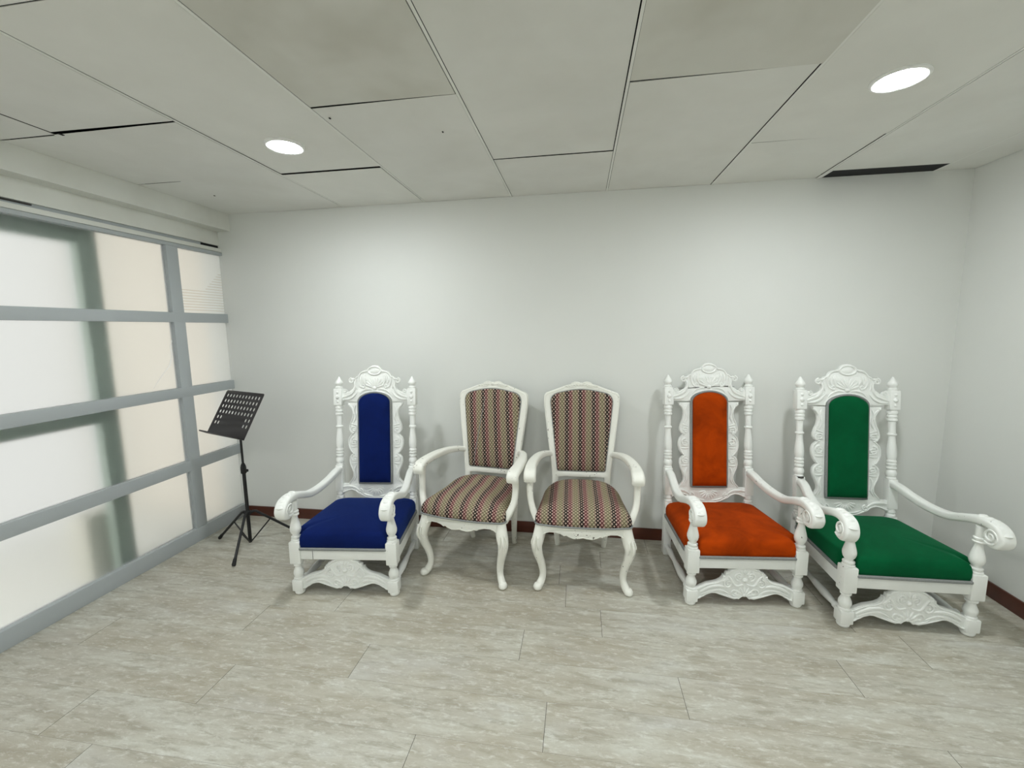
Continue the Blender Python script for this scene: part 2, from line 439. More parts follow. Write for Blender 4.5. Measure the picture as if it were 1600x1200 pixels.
    # carved front stretcher
    def px(l): return [((x - 650) * .000655, .03 + (1085 - y) * .00066) for x, y in l]
    topL = px([(268, 985), (300, 970), (350, 945), (395, 934), (430, 925), (460, 908), (478, 886), (478, 868), (496, 872), (500, 846), (522, 842), (532, 826), (560, 814), (585, 803), (615, 798), (650, 797)])
    botL = px([(650, 1050), (625, 1060), (606, 1078), (590, 1072), (572, 1080), (545, 1071), (500, 1056), (460, 1042), (420, 1028), (390, 1028), (350, 1042), (325, 1060), (310, 1066), (295, 1080), (268, 1086)])
    out = topL + [(-x, z) for x, z in reversed(topL[:-1])]
    out += [(-x, z) for x, z in reversed(botL)] + botL[1:]
    mb = MB(); yf = -.262 - .0135; mb.plate([out], -.262, .024, .003)
    ins = lambda l, d: [(x, z + d) for x, z in l]
    rim(mb, ins(topL, -.007) + [(-x, z - .007) for x, z in reversed(topL[:-1])], yf, .0045)
    rim(mb, [(-x, z + .007) for x, z in reversed(botL)] + ins(botL[1:], .007), yf, .0045)
    for sx in (-1, 1):
        leaf(mb, [(sx * .23, .075), (sx * .18, .105), (sx * .13, .112), (sx * .09, .10)], yf, .010)
        leaf(mb, [(sx * .225, .06), (sx * .17, .085), (sx * .12, .088), (sx * .075, .062)], yf, .008)
        scroll(mb, (sx * .085, .125), .026, .006, PI / 2, PI / 2 - sx * 3 * PI, yf, .006)
        scroll(mb, (sx * .030, .165), .024, .006, -PI / 2, -PI / 2 + sx * 2.8 * PI, yf, .006)
        scroll(mb, (sx * .05, .075), .022, .005, 0, sx * 2.6 * PI, yf, .005)
        leaf(mb, [(sx * .02, .06), (sx * .04, .045), (sx * .07, .05), (sx * .1, .07)], yf, .007)
        leaf(mb, [(sx * .01, .12), (sx * .05, .115), (sx * .08, .16), (sx * .10, .168)], yf, .007)
        leaf(mb, [(sx * .12, .135), (sx * .10, .15), (sx * .085, .175)], yf, .007)
        bead(mb, (sx * .205, .09), .010, yf, .7)
    fan(mb, (0, .055), .01, .055, .2, PI - .2, 7, yf, .007)
    fan(mb, (0, .16), .015, .045, .3, PI - .3, 5, yf, .007); bead(mb, (0, .145), .013, yf, .8); bead(mb, (0, .062), .011, yf, .8)
    S['fstr'] = mb.mesh('carved_stretcher', M['carved'], 35)
    # carved crest rail: pixel outline relative to centre
    sx_, sz_ = .00081, .000847
    def pq(l): return [(-x * sx_, 1.18 - (y - 165) * sz_) for x, y in l]   # x given as distance left of centre
    half = pq([(0, 72), (22, 75), (42, 88), (52, 104), (66, 113), (92, 116), (112, 124), (126, 138), (134, 154), (152, 160), (162, 172), (178, 176), (192, 172), (201, 183), (197, 197), (186, 205), (177, 216),
               (172, 236), (176, 254), (192, 272), (214, 282), (236, 280), (244, 268), (256, 262), (268, 270), (280, 282), (280, 356), (210, 360), (138, 364)])
    arch = []
    for i in range(0, 13):                     # arch over the pad
        a = PI * i / 24
        arch.append((-.113 * math.cos(a), 1.012 + .066 * math.sin(a)))
    lo = half + arch
    outline = lo + [(-x, z) for x, z in reversed(lo[1:-1])]
    mb = MB(); mb.plate([outline], BY, .026, .003); yf = BY - .0145
    topl = [(x, z - .006) for x, z in half[3:22]]
    for sx in (-1, 1):
        rim(mb, [(sx * -x, z) for x, z in topl[1:11]], yf, .005)
        scroll(mb, (sx * .158, 1.155), .018, .004, PI * .5, PI * .5 - sx * 2.6 * PI, yf, .006)
        scroll(mb, (sx * .205, 1.085), .012, .003, PI * .5, PI * .5 + sx * 2.4 * PI, yf, .005)
        leaf(mb, [(sx * .225, 1.04), (sx * .19, 1.055), (sx * .155, 1.075), (sx * .135, 1.115), (sx * .142, 1.15)], yf, .010)
        leaf(mb, [(sx * .222, 1.03), (sx * .18, 1.032), (sx * .145, 1.05), (sx * .118, 1.08)], yf, .008)
        leaf(mb, [(sx * .205, 1.065), (sx * .175, 1.075), (sx * .15, 1.10)], yf, .007)
        # C scroll round the shell
        pts = cr([(sx * .05, yf, 1.222), (sx * .085, yf, 1.213), (sx * .108, yf, 1.185), (sx * .110, yf, 1.150), (sx * .098, yf, 1.118), (sx * .07, yf, 1.106)], 6)
        mb.tube(pts, [.0055] * len(pts), 7, .9)
        scroll(mb, (sx * .078, 1.119), .012, .003, -PI / 2, -PI / 2 - sx * 2.2 * PI, yf, .005)
        leaf(mb, [(sx * .062, 1.13), (sx * .072, 1.16), (sx * .07, 1.195)], yf, .008)
        leaf(mb, [(sx * .088, 1.135), (sx * .094, 1.16), (sx * .088, 1.19)], yf, .006)
        leaf(mb, [(sx * .122, 1.10), (sx * .13, 1.14), (sx * .125, 1.175)], yf, .006)
        leaf(mb, [(sx * .02, 1.095), (sx * .05, 1.098), (sx * .085, 1.085), (sx * .105, 1.06)], yf, .006)
    fan(mb, (0, 1.105), .012, .072, .35, PI - .35, 9, yf, .0075)
    ov = [(.045 * math.cos(a * PI / 12), 1.222 + .027 * math.sin(a * PI / 12)) for a in range(24)]
    rim(mb, ov, yf, .0055, True)
    s0 = len(mb.v); mb.lathe(0, 0, [(-.026, .001), (-.018, .026), (0, .038), (.018, .026), (.026, .001)], 14)
    mb.xf(Matrix.Translation((0, yf + .004, 1.222)) @ Matrix.Diagonal((1, .22, 1, 1)), s0)
    bead(mb, (0, 1.105), .014, yf, .7)
    rim(mb, [(x * 1.07, z + .004) for x, z in arch] + [(-x * 1.07, z + .004) for x, z in reversed(arch[:-1])], yf, .004)
    mb.xf(LM); S['crest'] = mb.mesh('carved_crest_rail', M['carved'], 35)
    # side carvings with three lobes
    wp = [(.190, 1.006), (.184, .990), (.170, .975), (.160, .955), (.157, .93), (.162, .90), (.174, .872), (.182, .845), (.182, .825), (.172, .806), (.156, .800), (.166, .793), (.182, .775), (.190, .750), (.190, .722), (.182, .695), (.168, .672),
          (.155, .664), (.168, .655), (.181, .638), (.184, .612), (.178, .583), (.166, .556), (.157, .53), (.158, .505), (.168, .485), (.185, .468), (.19, .455)]
    for sx, nm in ((-1, 'fl'), (1, 'fr')):
        o = [(sx * x, z) for x, z in wp] + [(sx * .100, .455), (sx * .100, 1.006)]
        mb = MB(); mb.plate([o], BY + .001, .022, .003); yf = BY - .0125
        rim(mb, [(sx * (x - .006), z) for x, z in wp], yf, .0042)
        for zc, d in ((.838, -1), (.735, 1), (.622, 1)):
            scroll(mb, (sx * .146, zc - .012 * (1 if zc > .8 else -1)), .026, .005, PI / 2 * d, PI / 2 * d - sx * d * 2.7 * PI, yf, .0052)
            for q in range(4):
                leaf(mb, [(sx * .126, zc - .022 + q * .012), (sx * .15, zc - .026 + q * .016), (sx * .172, zc - .024 + q * .018)], yf, .0045, 3)
        leaf(mb, [(sx * .135, .99), (sx * .145, .955), (sx * .135, .91), (sx * .15, .87)], yf, .007)
        leaf(mb, [(sx * .175, .99), (sx * .155, .97), (sx * .14, .93)], yf, .005)
        leaf(mb, [(sx * .135, .585), (sx * .145, .55), (sx * .138, .51), (sx * .155, .475)], yf, .007)
        bead(mb, (sx * .178, .992), .008, yf, .7)
        mb.xf(LM); S['wing_' + nm] = mb.mesh('side_carving', M['carved'], 35)
    # bottom rail
    bh = [(-.232, .456), (-.232, .392), (-.215, .396), (-.19, .408), (-.165, .412), (-.14, .404), (-.118, .386), (-.098, .378), (-.075, .366), (-.04, .357), (0, .354)]
    o = bh + [(-x, z) for x, z in reversed(bh[:-1])]
    mb = MB(); mb.plate([o], BY + .001, .024, .003); yf = BY - .0135
    rim(mb, [(x, z + .006) for x, z in bh[1:]] + [(-x, z + .006) for x, z in reversed(bh[1:-1])], yf, .004)
    for sx in (-1, 1):
        leaf(mb, [(sx * .225, .435), (sx * .19, .44), (sx * .15, .434), (sx * .115, .412)], yf, .008)
        scroll(mb, (sx * .108, .405), .018, .004, PI / 2, PI / 2 + sx * 2.6 * PI, yf, .005)
        leaf(mb, [(sx * .085, .39), (sx * .055, .378), (sx * .02, .374)], yf, .006)
    fan(mb, (0, .44), .02, .062, PI + .25, 2 * PI - .25, 9, yf, .006)
    mb.xf(LM); S['brail'] = mb.mesh('carved_lower_rail', M['carved'], 35)
    # back pad
    o = [(-.106, .468), (.106, .468)] + [(.106 * math.cos(PI * i / 22), 1.010 + .062 * math.sin(PI * i / 22)) for i in range(23)]
    o = dens(o, .02)
    mb = MB()
    mb.shell(o, [(1.0, 0), (1.0, .012), (.985, .024), (.95, .032), (.88, .037), (.7, .041), (.4, .043), (.1, .044)], lambda x, z, h: (x, BY - .010 - h, z), (0, .77))
    mb.xf(LM); S['pad'] = mb
    mb = MB(); mb.tube([(x * 1.03, BY - .018, .77 + (z - .77) * 1.01) for x, z in o], .009, 6, 1.3, True)
    mb.xf(LM); S['pad_braid'] = mb.mesh('braid_trim', M['braid'])
    mb = MB()                                   # back board behind the pad
    mb.plate([[(x * 1.03, .77 + (z - .77) * 1.015) for x, z in o]], BY + .003, .018, .002)
    mb.xf(LM); S['board'] = mb.mesh('back_board', M['white'])
    return S
TS = throne_meshes()
def throne(loc, rz, col, label):
    t = thing('throne_armchair', loc, rz, label, 'chair', 'carved white throne armchairs')
    for nm in ('fl', 'fr'):
        part('front_leg', TS['leg_' + nm], t); part('arm_support', TS['sup_' + nm], t); part('armrest', TS['arm_' + nm], t)
        part('rear_leg', TS['rleg_' + nm], t); p = part('back_post', TS['post_' + nm], t); part('finial', TS['fin_' + nm], p)
        part('side_stretcher', TS['str_' + nm], t); part('side_rail', TS['rail_' + nm], t); part('side_carving', TS['wing_' + nm], t)
    part('front_rail', TS['rail_front'], t); part('rear_rail', TS['rail_back'], t)
    part('carved_stretcher', TS['fstr'], t); part('carved_crest_rail', TS['crest'], t); part('carved_lower_rail', TS['brail'], t)
    part('back_board', TS['board'], t)
    s = part('seat_cushion', TS['seat'].mesh('seat_cushion', M[col], 60), t, label=col + ' velvet seat cushion'); part('braid_trim', TS['seat_braid'], s, label='grey braid along the cushion')
    s = part('back_pad', TS['pad'].mesh('back_pad', M[col], 60), t, label=col + ' velvet arched back pad'); part('braid_trim', TS['pad_braid'], s, label='grey braid round the pad')
    return t
def place(front, rz):
    """origin from the mid point between the front feet"""
    c = Vector((front[0], front[1], 0)); return c + Matrix.Rotation(rz, 3, 'Z') @ Vector((0, .262, 0))
a = math.radians(6.0)
thr_b = throne(place((1.385, -.875), a), a, 'blue', 'carved white throne armchair with blue velvet seat and back, beside the music stand')
a = math.radians(5.5)
thr_o = throne(place((3.562, -.675), a), a, 'orange', 'carved white throne armchair with orange velvet seat and back, crest cracked across')
a = math.radians(1.5)
thr_g = throne(place((4.268, -.775), a), a, 'green', 'carved white throne armchair with green velvet seat and back, nearest the right wall')
# the viewer's left arm of the green one has worked loose and swings inwards
la = [c for c in thr_g.children if c.name.startswith('armrest')][0]
pv = Matrix.Translation((-.252, .262, .556))
la.matrix_basis = pv @ Matrix.Rotation(math.radians(-5), 4, 'Z') @ Matrix.Rotation(math.radians(6), 4, 'Y') @ pv.inverted()
# dark crack across the crest of the orange one
mb = MB(); yk = BY - .0135
mb.tube([(-.19, yk, 1.096), (-.12, yk, 1.098), (-.07, yk, 1.101), (-.03, yk, 1.099), (.0, yk, 1.104), (.06, yk, 1.107), (.12, yk, 1.108), (.16, yk, 1.106)], [.001, .0022, .003, .0035, .0028, .002, .0036, .001], 6)
mb.xf(LM)
crest_o = [c for c in thr_o.children if c.name.startswith('carved_crest')][0]
part('crack', mb.mesh('crack', M['grime']), crest_o, label='dark crack across the crest')
mb = MB(); mb.box((-.175, -.2835, .243), (.002, .001, .056)); part('crack', mb.mesh('crack', M['grime']), [c for c in thr_b.children if c.name.startswith('front_rail')][0], label='thin dark crack in the front rail')
mb = MB(); s0 = len(mb.v); mb.lathe(0, 0, [(-.004, .002), (-.003, .019), (.003, .019), (.004, .002)], 14)
mb.xf(Matrix.Translation((-.252, .266, .581)), s0)
part('open_joint', mb.mesh('open_joint', M['grime']), [c for c in thr_g.children if c.name.startswith('back_post')][0], label='dark open joint above the arm')

# ------------------------------------------------------------------ patterned armchair with cabriole legs
FLEAN = math.radians(8.0); FP = Vector((0, .24, .42))
FM = Matrix.Translation(FP) @ Matrix.Rotation(-FLEAN, 4, 'X') @ Matrix.Translation(-FP)
def french_meshes():
    S = {}
    FB = .235
    for sx, nm in ((-1, 'fl'), (1, 'fr')):
        mb = MB()
        pts = [(.236, -.238, .392), (.240, -.243, .35), (.252, -.256, .30), (.258, -.262, .262), (.250, -.254, .21), (.235, -.238, .155), (.226, -.229, .10), (.228, -.231, .06), (.240, -.243, .03), (.250, -.254, .012), (.250, -.254, .0)]
        rad = [.030, .034, .034, .031, .026, .0225, .020, .0195, .022, .020, .014]
        P = cr([(sx * a, b, c) for a, b, c in pts], 4); Rr = [x.x for x in cr([(r, 0, 0) for r in rad], 4)]
        mb.tube(P, Rr, 14)
        leafp = [(sx * .262, -.290, .335), (sx * .272, -.297, .29), (sx * .268, -.288, .25), (sx * .252, -.27, .215)]
        mb.tube(cr(leafp, 4), [.004, .006, .007, .008, .008, .009, .009, .008, .007, .006, .005, .003, .002], 7)
        for q in (-1, 1):
            mb.tube(cr([(sx * (.262 + .014 * q), -.284 + .008 * q * 1, .325), (sx * (.268 + .018 * q), -.288 + .012 * q, .285), (sx * (.256 + .012 * q), -.276 + .01 * q, .25)], 4), .005, 6)
        s0 = len(mb.v); mb.lathe(0, 0, [(0, .016), (.006, .024), (.018, .025), (.03, .02), (.034, .014)], 14)
        mb.xf(Matrix.Translation((sx * .254, -.262, .003)) @ Matrix.Diagonal((1, 1.15, 1, 1)), s0)
        mb.lathe(sx * .252, -.256, [(0, .010), (.006, .012)], 10)
        S['leg_' + nm] = mb.mesh('front_leg', M['chip'], 60)
        mb = MB()
        P = cr([(sx * .178, .225, .40), (sx * .174, .225, .30), (sx * .168, .23, .18), (sx * .160, .25, .06), (sx * .156, .268, 0)], 5)
        mb.tube(P, [.024 - .008 * k / (len(P) - 1) for k in range(len(P))], 12)
        S['rleg_' + nm] = mb.mesh('rear_leg', M['chip'], 60)
        # arm
        mb = MB()
        P = cr([(sx * .202, .262, .648), (sx * .226, .225, .662), (sx * .264, .14, .673), (sx * .289, .03, .677), (sx * .301, -.09, .675), (sx * .301, -.178, .668), (sx * .301, -.208, .648), (sx * .301, -.202, .625)], 6)
        def sect(t):
            w = .040 + .030 * min(1, max(0, (t - .1) / .6)); h = .034 + .008 * math.sin(PI * min(1, t * 1.1))
            return rrect(w, h, .014, 3)
        mb.sweep(P, sect, Vector((1, 0, 0)))
        S['arm_' + nm] = mb.mesh('armrest', M['chip'], 50)
        mb = MB()
        P = cr([(sx * .298, -.168, .662), (sx * .303, -.160, .615), (sx * .305, -.158, .56), (sx * .298, -.172, .49), (sx * .278, -.196, .435), (sx * .250, -.215, .385)], 6)
        mb.sweep(P, lambda t: rrect(.042 - .006 * math.sin(PI * t), .046 - .008 * math.sin(PI * t), .013, 3), Vector((1, 0, 0)))
        S['sup_' + nm] = mb.mesh('arm_support', M['chip'], 50)
    # seat rail: front apron with scallops, side and back rails
    mb = MB()
    ah = [(-.235, .398), (-.235, .312), (-.224, .330), (-.208, .344), (-.186, .353), (-.15, .354), (-.12, .347), (-.105, .338), (-.092, .342), (-.078, .334), (-.05, .326), (-.02, .329), (0, .334)]
    o = ah + [(-x, z) for x, z in reversed(ah[:-1])]
    s0 = len(mb.v); mb.plate([dens(o, .03)], 0, .026, .003)
    rim(mb, [(x, z + .006) for x, z in ah[1:]] + [(-x, z + .006) for x, z in reversed(ah[1:-1])], -.012, .004)
    for i in range(s0, len(mb.v)):
        x, y, z = mb.v[i]; mb.v[i] = (x, y - .252 - .022 * (1 - (x / .235) ** 2), z)
    for sx in (-1, 1):
        q = [(.230, -.245), (.256, -.245), (.192, .235), (.166, .235)]
        v = [(a * sx, b, z) for z in (.345, .398) for a, b in q]
        mb.add(v, [(0, 1, 2, 3), (4, 5, 6, 7), (0, 1, 5, 4), (1, 2, 6, 5), (2, 3, 7, 6), (3, 0, 4, 7)])
    mb.box((0, .228, .372), (.36, .028, .055), .003)
    S['rail'] = mb.mesh('seat_rail', M['chip'], 40)
    # seat cushion
    o = rpoly([(-.268, -.264), (-.12, -.292), (.12, -.292), (.268, -.264), (.225, .218), (-.225, .218)], [.035, .1, .1, .035, .17, .17], 8)
    o = dens(o, .02)
    mb = MB()
    mb.shell(o, [(.98, 0), (1.0, .004), (1.012, .018), (1.005, .036), (.98, .052), (.93, .068), (.85, .083), (.73, .096), (.57, .106), (.36, .112), (.12, .114)], lambda x, y, h: (x, y, .395 + h * (1.0 + .38 * max(0, y) / .22)), (0, -.03))
    S['seat'] = mb
    mb = MB(); mb.tube([(x * 1.012, y * 1.012, .397) for x, y in o], .0055, 6, 1., True)
    S['seat_braid'] = mb.mesh('braid_trim', M['braid'])
    # back frame with its opening
    oh = [(0, 1.128), (.05, 1.123), (.10, 1.110), (.15, 1.090), (.195, 1.072), (.222, 1.062), (.234, 1.045), (.237, 1.02), (.236, .98), (.228, .90), (.214, .78), (.199, .66), (.187, .56), (.182, .50), (.180, .40), (.142, .40), (.142, .497), (.10, .502), (.05, .500)]
    o = [(-x, z) for x, z in oh] + [(x, z) for x, z in reversed(oh[1:])]
    inner = rpoly([(-.150, .540), (.150, .540), (.200, 1.050), (0, 1.095), (-.200, 1.050)], [.012, .012, .06, .2, .06], 7)
    o = [(x * 1.055, z) for x, z in o]; oh = [(x * 1.055, z) for x, z in oh]; inner = [(x * 1.05, z) for x, z in inner]
    mb = MB(); mb.plate([o, inner], FB, .036, .008)
    rim(mb, [(x * 1.0, z) for x, z in [(sgn * (xx - .008), zz - .008) for sgn in (-1,) for xx, zz in oh[1:13]]], FB - .015, .005)
    rim(mb, [(xx - .008, zz - .008) for xx, zz in oh[1:13]], FB - .015, .005)
    mb.xf(FM); S['frame'] = mb.mesh('back_frame', M['chip'], 35)
    mb = MB(); yf = FB - .017
    for sx in (-1, 1):
        leaf(mb, [(sx * .008, 1.112), (sx * .035, 1.118), (sx * .07, 1.110), (sx * .105, 1.098)], yf, .010)
        leaf(mb, [(sx * .01, 1.126), (sx * .04, 1.128), (sx * .07, 1.122)], yf, .008)
        leaf(mb, [(sx * .03, 1.104), (sx * .06, 1.100), (sx * .09, 1.092)], yf, .006)
        for i in range(5): leaf(mb, [(sx * (.018 + .017 * i), 1.105 - .002 * i), (sx * (.028 + .017 * i), 1.117 - .003 * i), (sx * (.043 + .017 * i), 1.126 - .005 * i)], yf - .004, .005, 3)
    bead(mb, (0, 1.117), .014, yf, .7)
    mb.xf(FM); S['orn'] = mb.mesh('carved_ornament', M['chip'], 40)
    o = dens(inner, .02)
    mb = MB()
    mb.shell(o, [(1.0, -.010), (1.0, .004), (.985, .012), (.95, .018), (.88, .023), (.7, .028), (.4, .031), (.1, .032)], lambda x, z, h: (x, FB - .010 - h, z), (0, .80))
    mb.xf(FM); S['pad'] = mb
    mb = MB(); mb.tube([(x * .99, FB - .0175, .80 + (z - .80) * .992) for x, z in o], .005, 6, 1., True); mb.xf(FM)
    S['pad_braid'] = mb.mesh('braid_trim', M['braid'])
    mb = MB(); mb.plate([[(x * .99, .8 + (z - .8) * .99) for x, z in inner]], FB + .008, .008, .001); mb.xf(FM)
    S['lining'] = mb.mesh('back_lining', M['braid'])
    return S
FS = french_meshes()
def uvmap(me, back, rot, off):
    uv = me.uv_layers.new(name='UVMap'); c, s = math.cos(rot), math.sin(rot)
    for lp in me.loops:
        co = me.vertices[lp.vertex_index].co
        u, v = (co.x, co.z) if back else (co.x, co.y + (co.z - .45) * 1.0)
        uv.data[lp.index].uv = (u * c + v * s + off[0], -u * s + v * c + off[1])
def french(loc, rz, label, rot, off):
    t = thing('upholstered_armchair', loc, rz, label, 'chair', 'white armchairs with zigzag fabric')
    for nm in ('fl', 'fr'):
        part('front_leg', FS['leg_' + nm], t); part('rear_leg', FS['rleg_' + nm], t)
        part('armrest', FS['arm_' + nm], t); part('arm_support', FS['sup_' + nm], t)
    part('seat_rail', FS['rail'], t); f = part('back_frame', FS['frame'], t); part('carved_ornament', FS['orn'], f)
    part('back_lining', FS['lining'], t)
    me = FS['seat'].mesh('seat_cushion', M['fabric'], 70); uvmap(me, False, rot * .3, off)
    s = part('seat_cushion', me, t, label='multicoloured zigzag fabric seat'); part('braid_trim', FS['seat_braid'], s, label='grey braid round the seat')
    me = FS['pad'].mesh('back_pad', M['fabric'], 70); uvmap(me, True, rot, off)
    s = part('back_pad', me, t, label='multicoloured zigzag fabric back pad'); part('braid_trim', FS['pad_braid'], s, label='grey braid round the back pad')
    return t
def fplace(front, rz): return Vector((front[0], front[1], 0)) + Matrix.Rotation(rz, 3, 'Z') @ Vector((0, .262, 0))
a = math.radians(-9.0)
fr1 = french(fplace((2.0085, -.672), a), a, 'white armchair with zigzag fabric, standing directly beside the blue throne chair', math.radians(4), (.004, 0))
a = math.radians(1.2)
fr2 = french(fplace((2.712, -.684), a), a, 'white armchair with zigzag fabric, nearer the orange throne chair', 0., (.0185, .005))
# pulled seam on the back pad of the first one
mb = MB(); mb.tube([tuple(FM @ Vector(p)) for p in ((-.045, .1915, 1.03), (-.075, .192, .85), (-.105, .195, .66), (-.118, .2, .56))], [.0012, .0022, .0028, .0015], 6)
part('split_seam', mb.mesh('split_seam', M['braid']), [c for c in fr1.children if c.name.startswith('back_pad')][0], label='pale split seam in the fabric')

# ------------------------------------------------------------------ music stand
ms = thing('music_stand', (.41, -.45, 0), 0, 'black folding music stand with perforated desk, in front of the frosted partition', 'music stand')
mb = MB(); mb.lathe(0, 0, [(.022, .0095), (.03, .0115), (.50, .0115), (.555, .0115)], 14); part('pole', mb.mesh('pole', M['black']), ms)
mb = MB(); mb.lathe(0, 0, [(.55, .0075), (.80, .0075), (.905, .0075)], 12); part('inner_pole', mb.mesh('inner_pole', M['black']), ms)
mb = MB(); mb.lathe(0, 0, [(.522, .013), (.527, .018), (.565, .018), (.58, .015), (.595, .009)], 14); mb.box((.024, -.0, .545), (.02, .012, .018), .003); part('height_collar', mb.mesh('height_collar', M['rubber']), ms)
mb = MB(); mb.lathe(0, 0, [(.222, .014), (.226, .021), (.25, .021), (.256, .014)], 14)
for k in range(3):
    an = math.atan2(.781, .624) + k * 2 * PI / 3
    mb.tube([(.0, 0, .238), (.04 * math.cos(an), .04 * math.sin(an), .240)], .010, 8)
part('hub', mb.mesh('hub', M['rubber']), ms)
for k in range(3):
    an = math.atan2(.781, .624) + k * 2 * PI / 3; c, s = math.cos(an), math.sin(an)
    mb = MB(); P = [(.028 * c, .028 * s, .243), (.05 * c, .05 * s, .238), (.285 * c, .285 * s, .018)]
    mb.tube(P, .0085, 10); lg = part('leg', mb.mesh('leg', M['black']), ms)
    mb = MB(); mb.tube([(.262 * c, .262 * s, .042), (.288 * c, .288 * s, .014), (.293 * c, .293 * s, .009)], [.010, .0125, .009], 10)
    part('rubber_foot', mb.mesh('rubber_foot', M['rubber']), lg)
    mb = MB(); mb.tube([(.010 * c, .010 * s, .030), (.135 * c, .135 * s, .155)], .0048, 8); part('brace', mb.mesh('brace', M['black']), ms)
# desk
dphi, dt = math.radians(-20), math.radians(30)
DM = Matrix.Translation((0, 0, .932)) @ Matrix.Rotation(dphi, 4, 'Z') @ Matrix.Rotation(-dt, 4, 'X') @ Matrix.Translation((0, -.022, 0))
dw, dh = .44, .32
holes = []
def slot(cx, cz):
    o = []
    for i in range(12):
        q = 2 * PI * i / 12; o.append((cx + .0095 * math.cos(q), cz + .0125 * math.sin(q)))
    return o
for r in range(4):
    for c in range(11): holes.append(slot(-.183 + c * .0366, .124 - r * .0395))
for r in range(2):
    for c in (0, 1, 9, 10): holes.append(slot(-.183 + c * .0366, .124 - (r + 4) * .0395))
mb = MB(); mb.plate([rpoly([(-dw / 2, -dh / 2), (dw / 2, -dh / 2), (dw / 2, dh / 2), (-dw / 2, dh / 2)], [.004, .004, .014, .014], 4)] + holes, 0, .003, .0004)
mb.xf(DM); part('desk', mb.mesh('desk', M['desk'], 30), ms)
mb = MB(); mb.box((0, -.026, -dh / 2 + .001), (dw, .055, .003), .001); mb.box((0, -.053, -dh / 2 + .004), (dw, .003, .009), .001); mb.xf(DM); part('ledge', mb.mesh('ledge', M['desk']), ms)
mb = MB(); mb.box((0, .008, -.075), (.08, .010, .06), .003); mb.tube([(0, .008, -.075), (0, .03, -.06)], .010, 10); mb.xf(DM); part('desk_bracket', mb.mesh('desk_bracket', M['black']), ms)

# ------------------------------------------------------------------ room shell
mb = MB(); rnd = random.Random(3)
xs0 = {-.83: 1.40, -1.035: 1.02, -1.235: 1.707, -1.437: 1.162, -1.645: .692, -1.85: .935}
rows = []; y = .0 - .01
edges = [.0, -.218, -.422, -.626, -.83, -1.035, -1.235, -1.437, -1.645, -1.85]
while edges[-1] > YF: edges.append(edges[-1] - .2035)
plank = []; g = .00025
for y1, y0 in zip(edges[:-1], edges[1:]):
    st = xs0.get(y1, rnd.random() * 1.4); x = st - 1.405 * math.ceil((st + .1) / 1.405)
    while x < W:
        a, b = max(x, -.05), min(x + 1.405, W + .01)
        if b - a > .01:
            gx = .0009
            mb.add([(a + gx, y0 + g, 0), (b - gx, y0 + g, 0), (b - gx, y1 - g, 0), (a + gx, y1 - g, 0)], [(0, 1, 2, 3)]); plank.append(rnd.random())
        x += 1.405
nf = len(mb.f)
mb.add([(-.05, YF, -.003), (W + .01, YF, -.003), (W + .01, .01, -.003), (-.05, .01, -.003)], [(0, 1, 2, 3)])
me = mb.mesh('floor', [M['floor'], M['grime']], smooth=False)
at = me.attributes.new('plank', 'FLOAT', 'FACE')
for i, v in enumerate(plank): at.data[i].value = v
me.polygons[nf].material_index = 1
part('floor', me, None, kind='structure')

def slab(name, c, sz, mat, parent=None, bev=0.):
    mb = MB(); mb.box(c, sz, bev); return struct(name, mb, mat, parent, smooth=bool(bev))
slab('wall_back', (W / 2, .06, (H + .3) / 2), (W + .4, .12, H + .3), M['wall'])
slab('wall_right', (W + .06, YF / 2, (H + .3) / 2), (.12, -YF + .02, H + .3), M['wall'])
slab('wall_front', (W / 2 - .3, YF - .06, (H + .3) / 2), (W + 1.6, .12, H + .3), M['wall'])
slab('wall_left', (-.06, (YF - 3.06) / 2, (H + .3) / 2), (.12, -YF - 3.06, H + .3), M['wall'])
slab('baseboard_back', (W / 2, -.006, .0415), (W, .012, .083), M['wood'], bev=.003)
slab('baseboard_right', (W - .006, YF / 2 - .006, .0415), (.012, -YF - .012, .083), M['wood'], bev=.003)

# ceiling tiles (one mesh), dark void above
mb = MB(); mi = []; rnd = random.Random(11)
xl = [.085, .390, 1.011, 1.617, 2.222, 2.846, 3.487, 4.085, 4.703, W]
stag = [-.67, -1.30, -.66, -1.295, -.64, -1.26, -.612, -1.27, -.65]
for i, (x0, x1) in enumerate(zip(xl[:-1], xl[1:])):
    ys = [0.0]; y = stag[i]
    while y > YF: ys.append(y); y -= 1.275 if i else .62
    ys.append(YF)
    for j, (ya, yb) in enumerate(zip(ys[:-1], ys[1:])):
        top = ya
        if i == 7 and j == 0: top = -.128          # sliver missing by the back wall
        dz = rnd.uniform(-.0015, .0035) ; th = .0005; tx = rnd.uniform(-.0025, .0025); ty = rnd.uniform(-.002, .002)
        gg = rnd.choice((.0012, .0022, .0036)); ge = .0015
        if i == 0: gg = -.0005
        if j: top -= {(1, 1): .010, (2, 1): .009, (3, 1): .010, (4, 1): .010, (5, 1): .010, (6, 1): .007, (0, 1): .006}.get((i, j), .004)
        xa = x0 + (.011 if i > 1 else .001)
        c = [(xa + gg * .5, yb + ge), (x1 - gg, yb + ge), (x1 - gg, top - ge), (xa + gg * .5, top - ge)]
        v = [(p[0], p[1], H + dz + (tx if k in (0, 3) else -tx) + (ty if k < 2 else -ty)) for k, p in enumerate(c)]
        v += [(p[0], p[1], H + dz + th) for p in c]
        mb.add(v, [(3, 2, 1, 0), (4, 5, 6, 7), (0, 1, 5, 4), (1, 2, 6, 5), (2, 3, 7, 6), (3, 0, 4, 7)])
        m = 1 if (i, j) in ((3, 1), (5, 1)) else (2 if (i in (2, 6) ) else 0)
        mi += [m] * 6
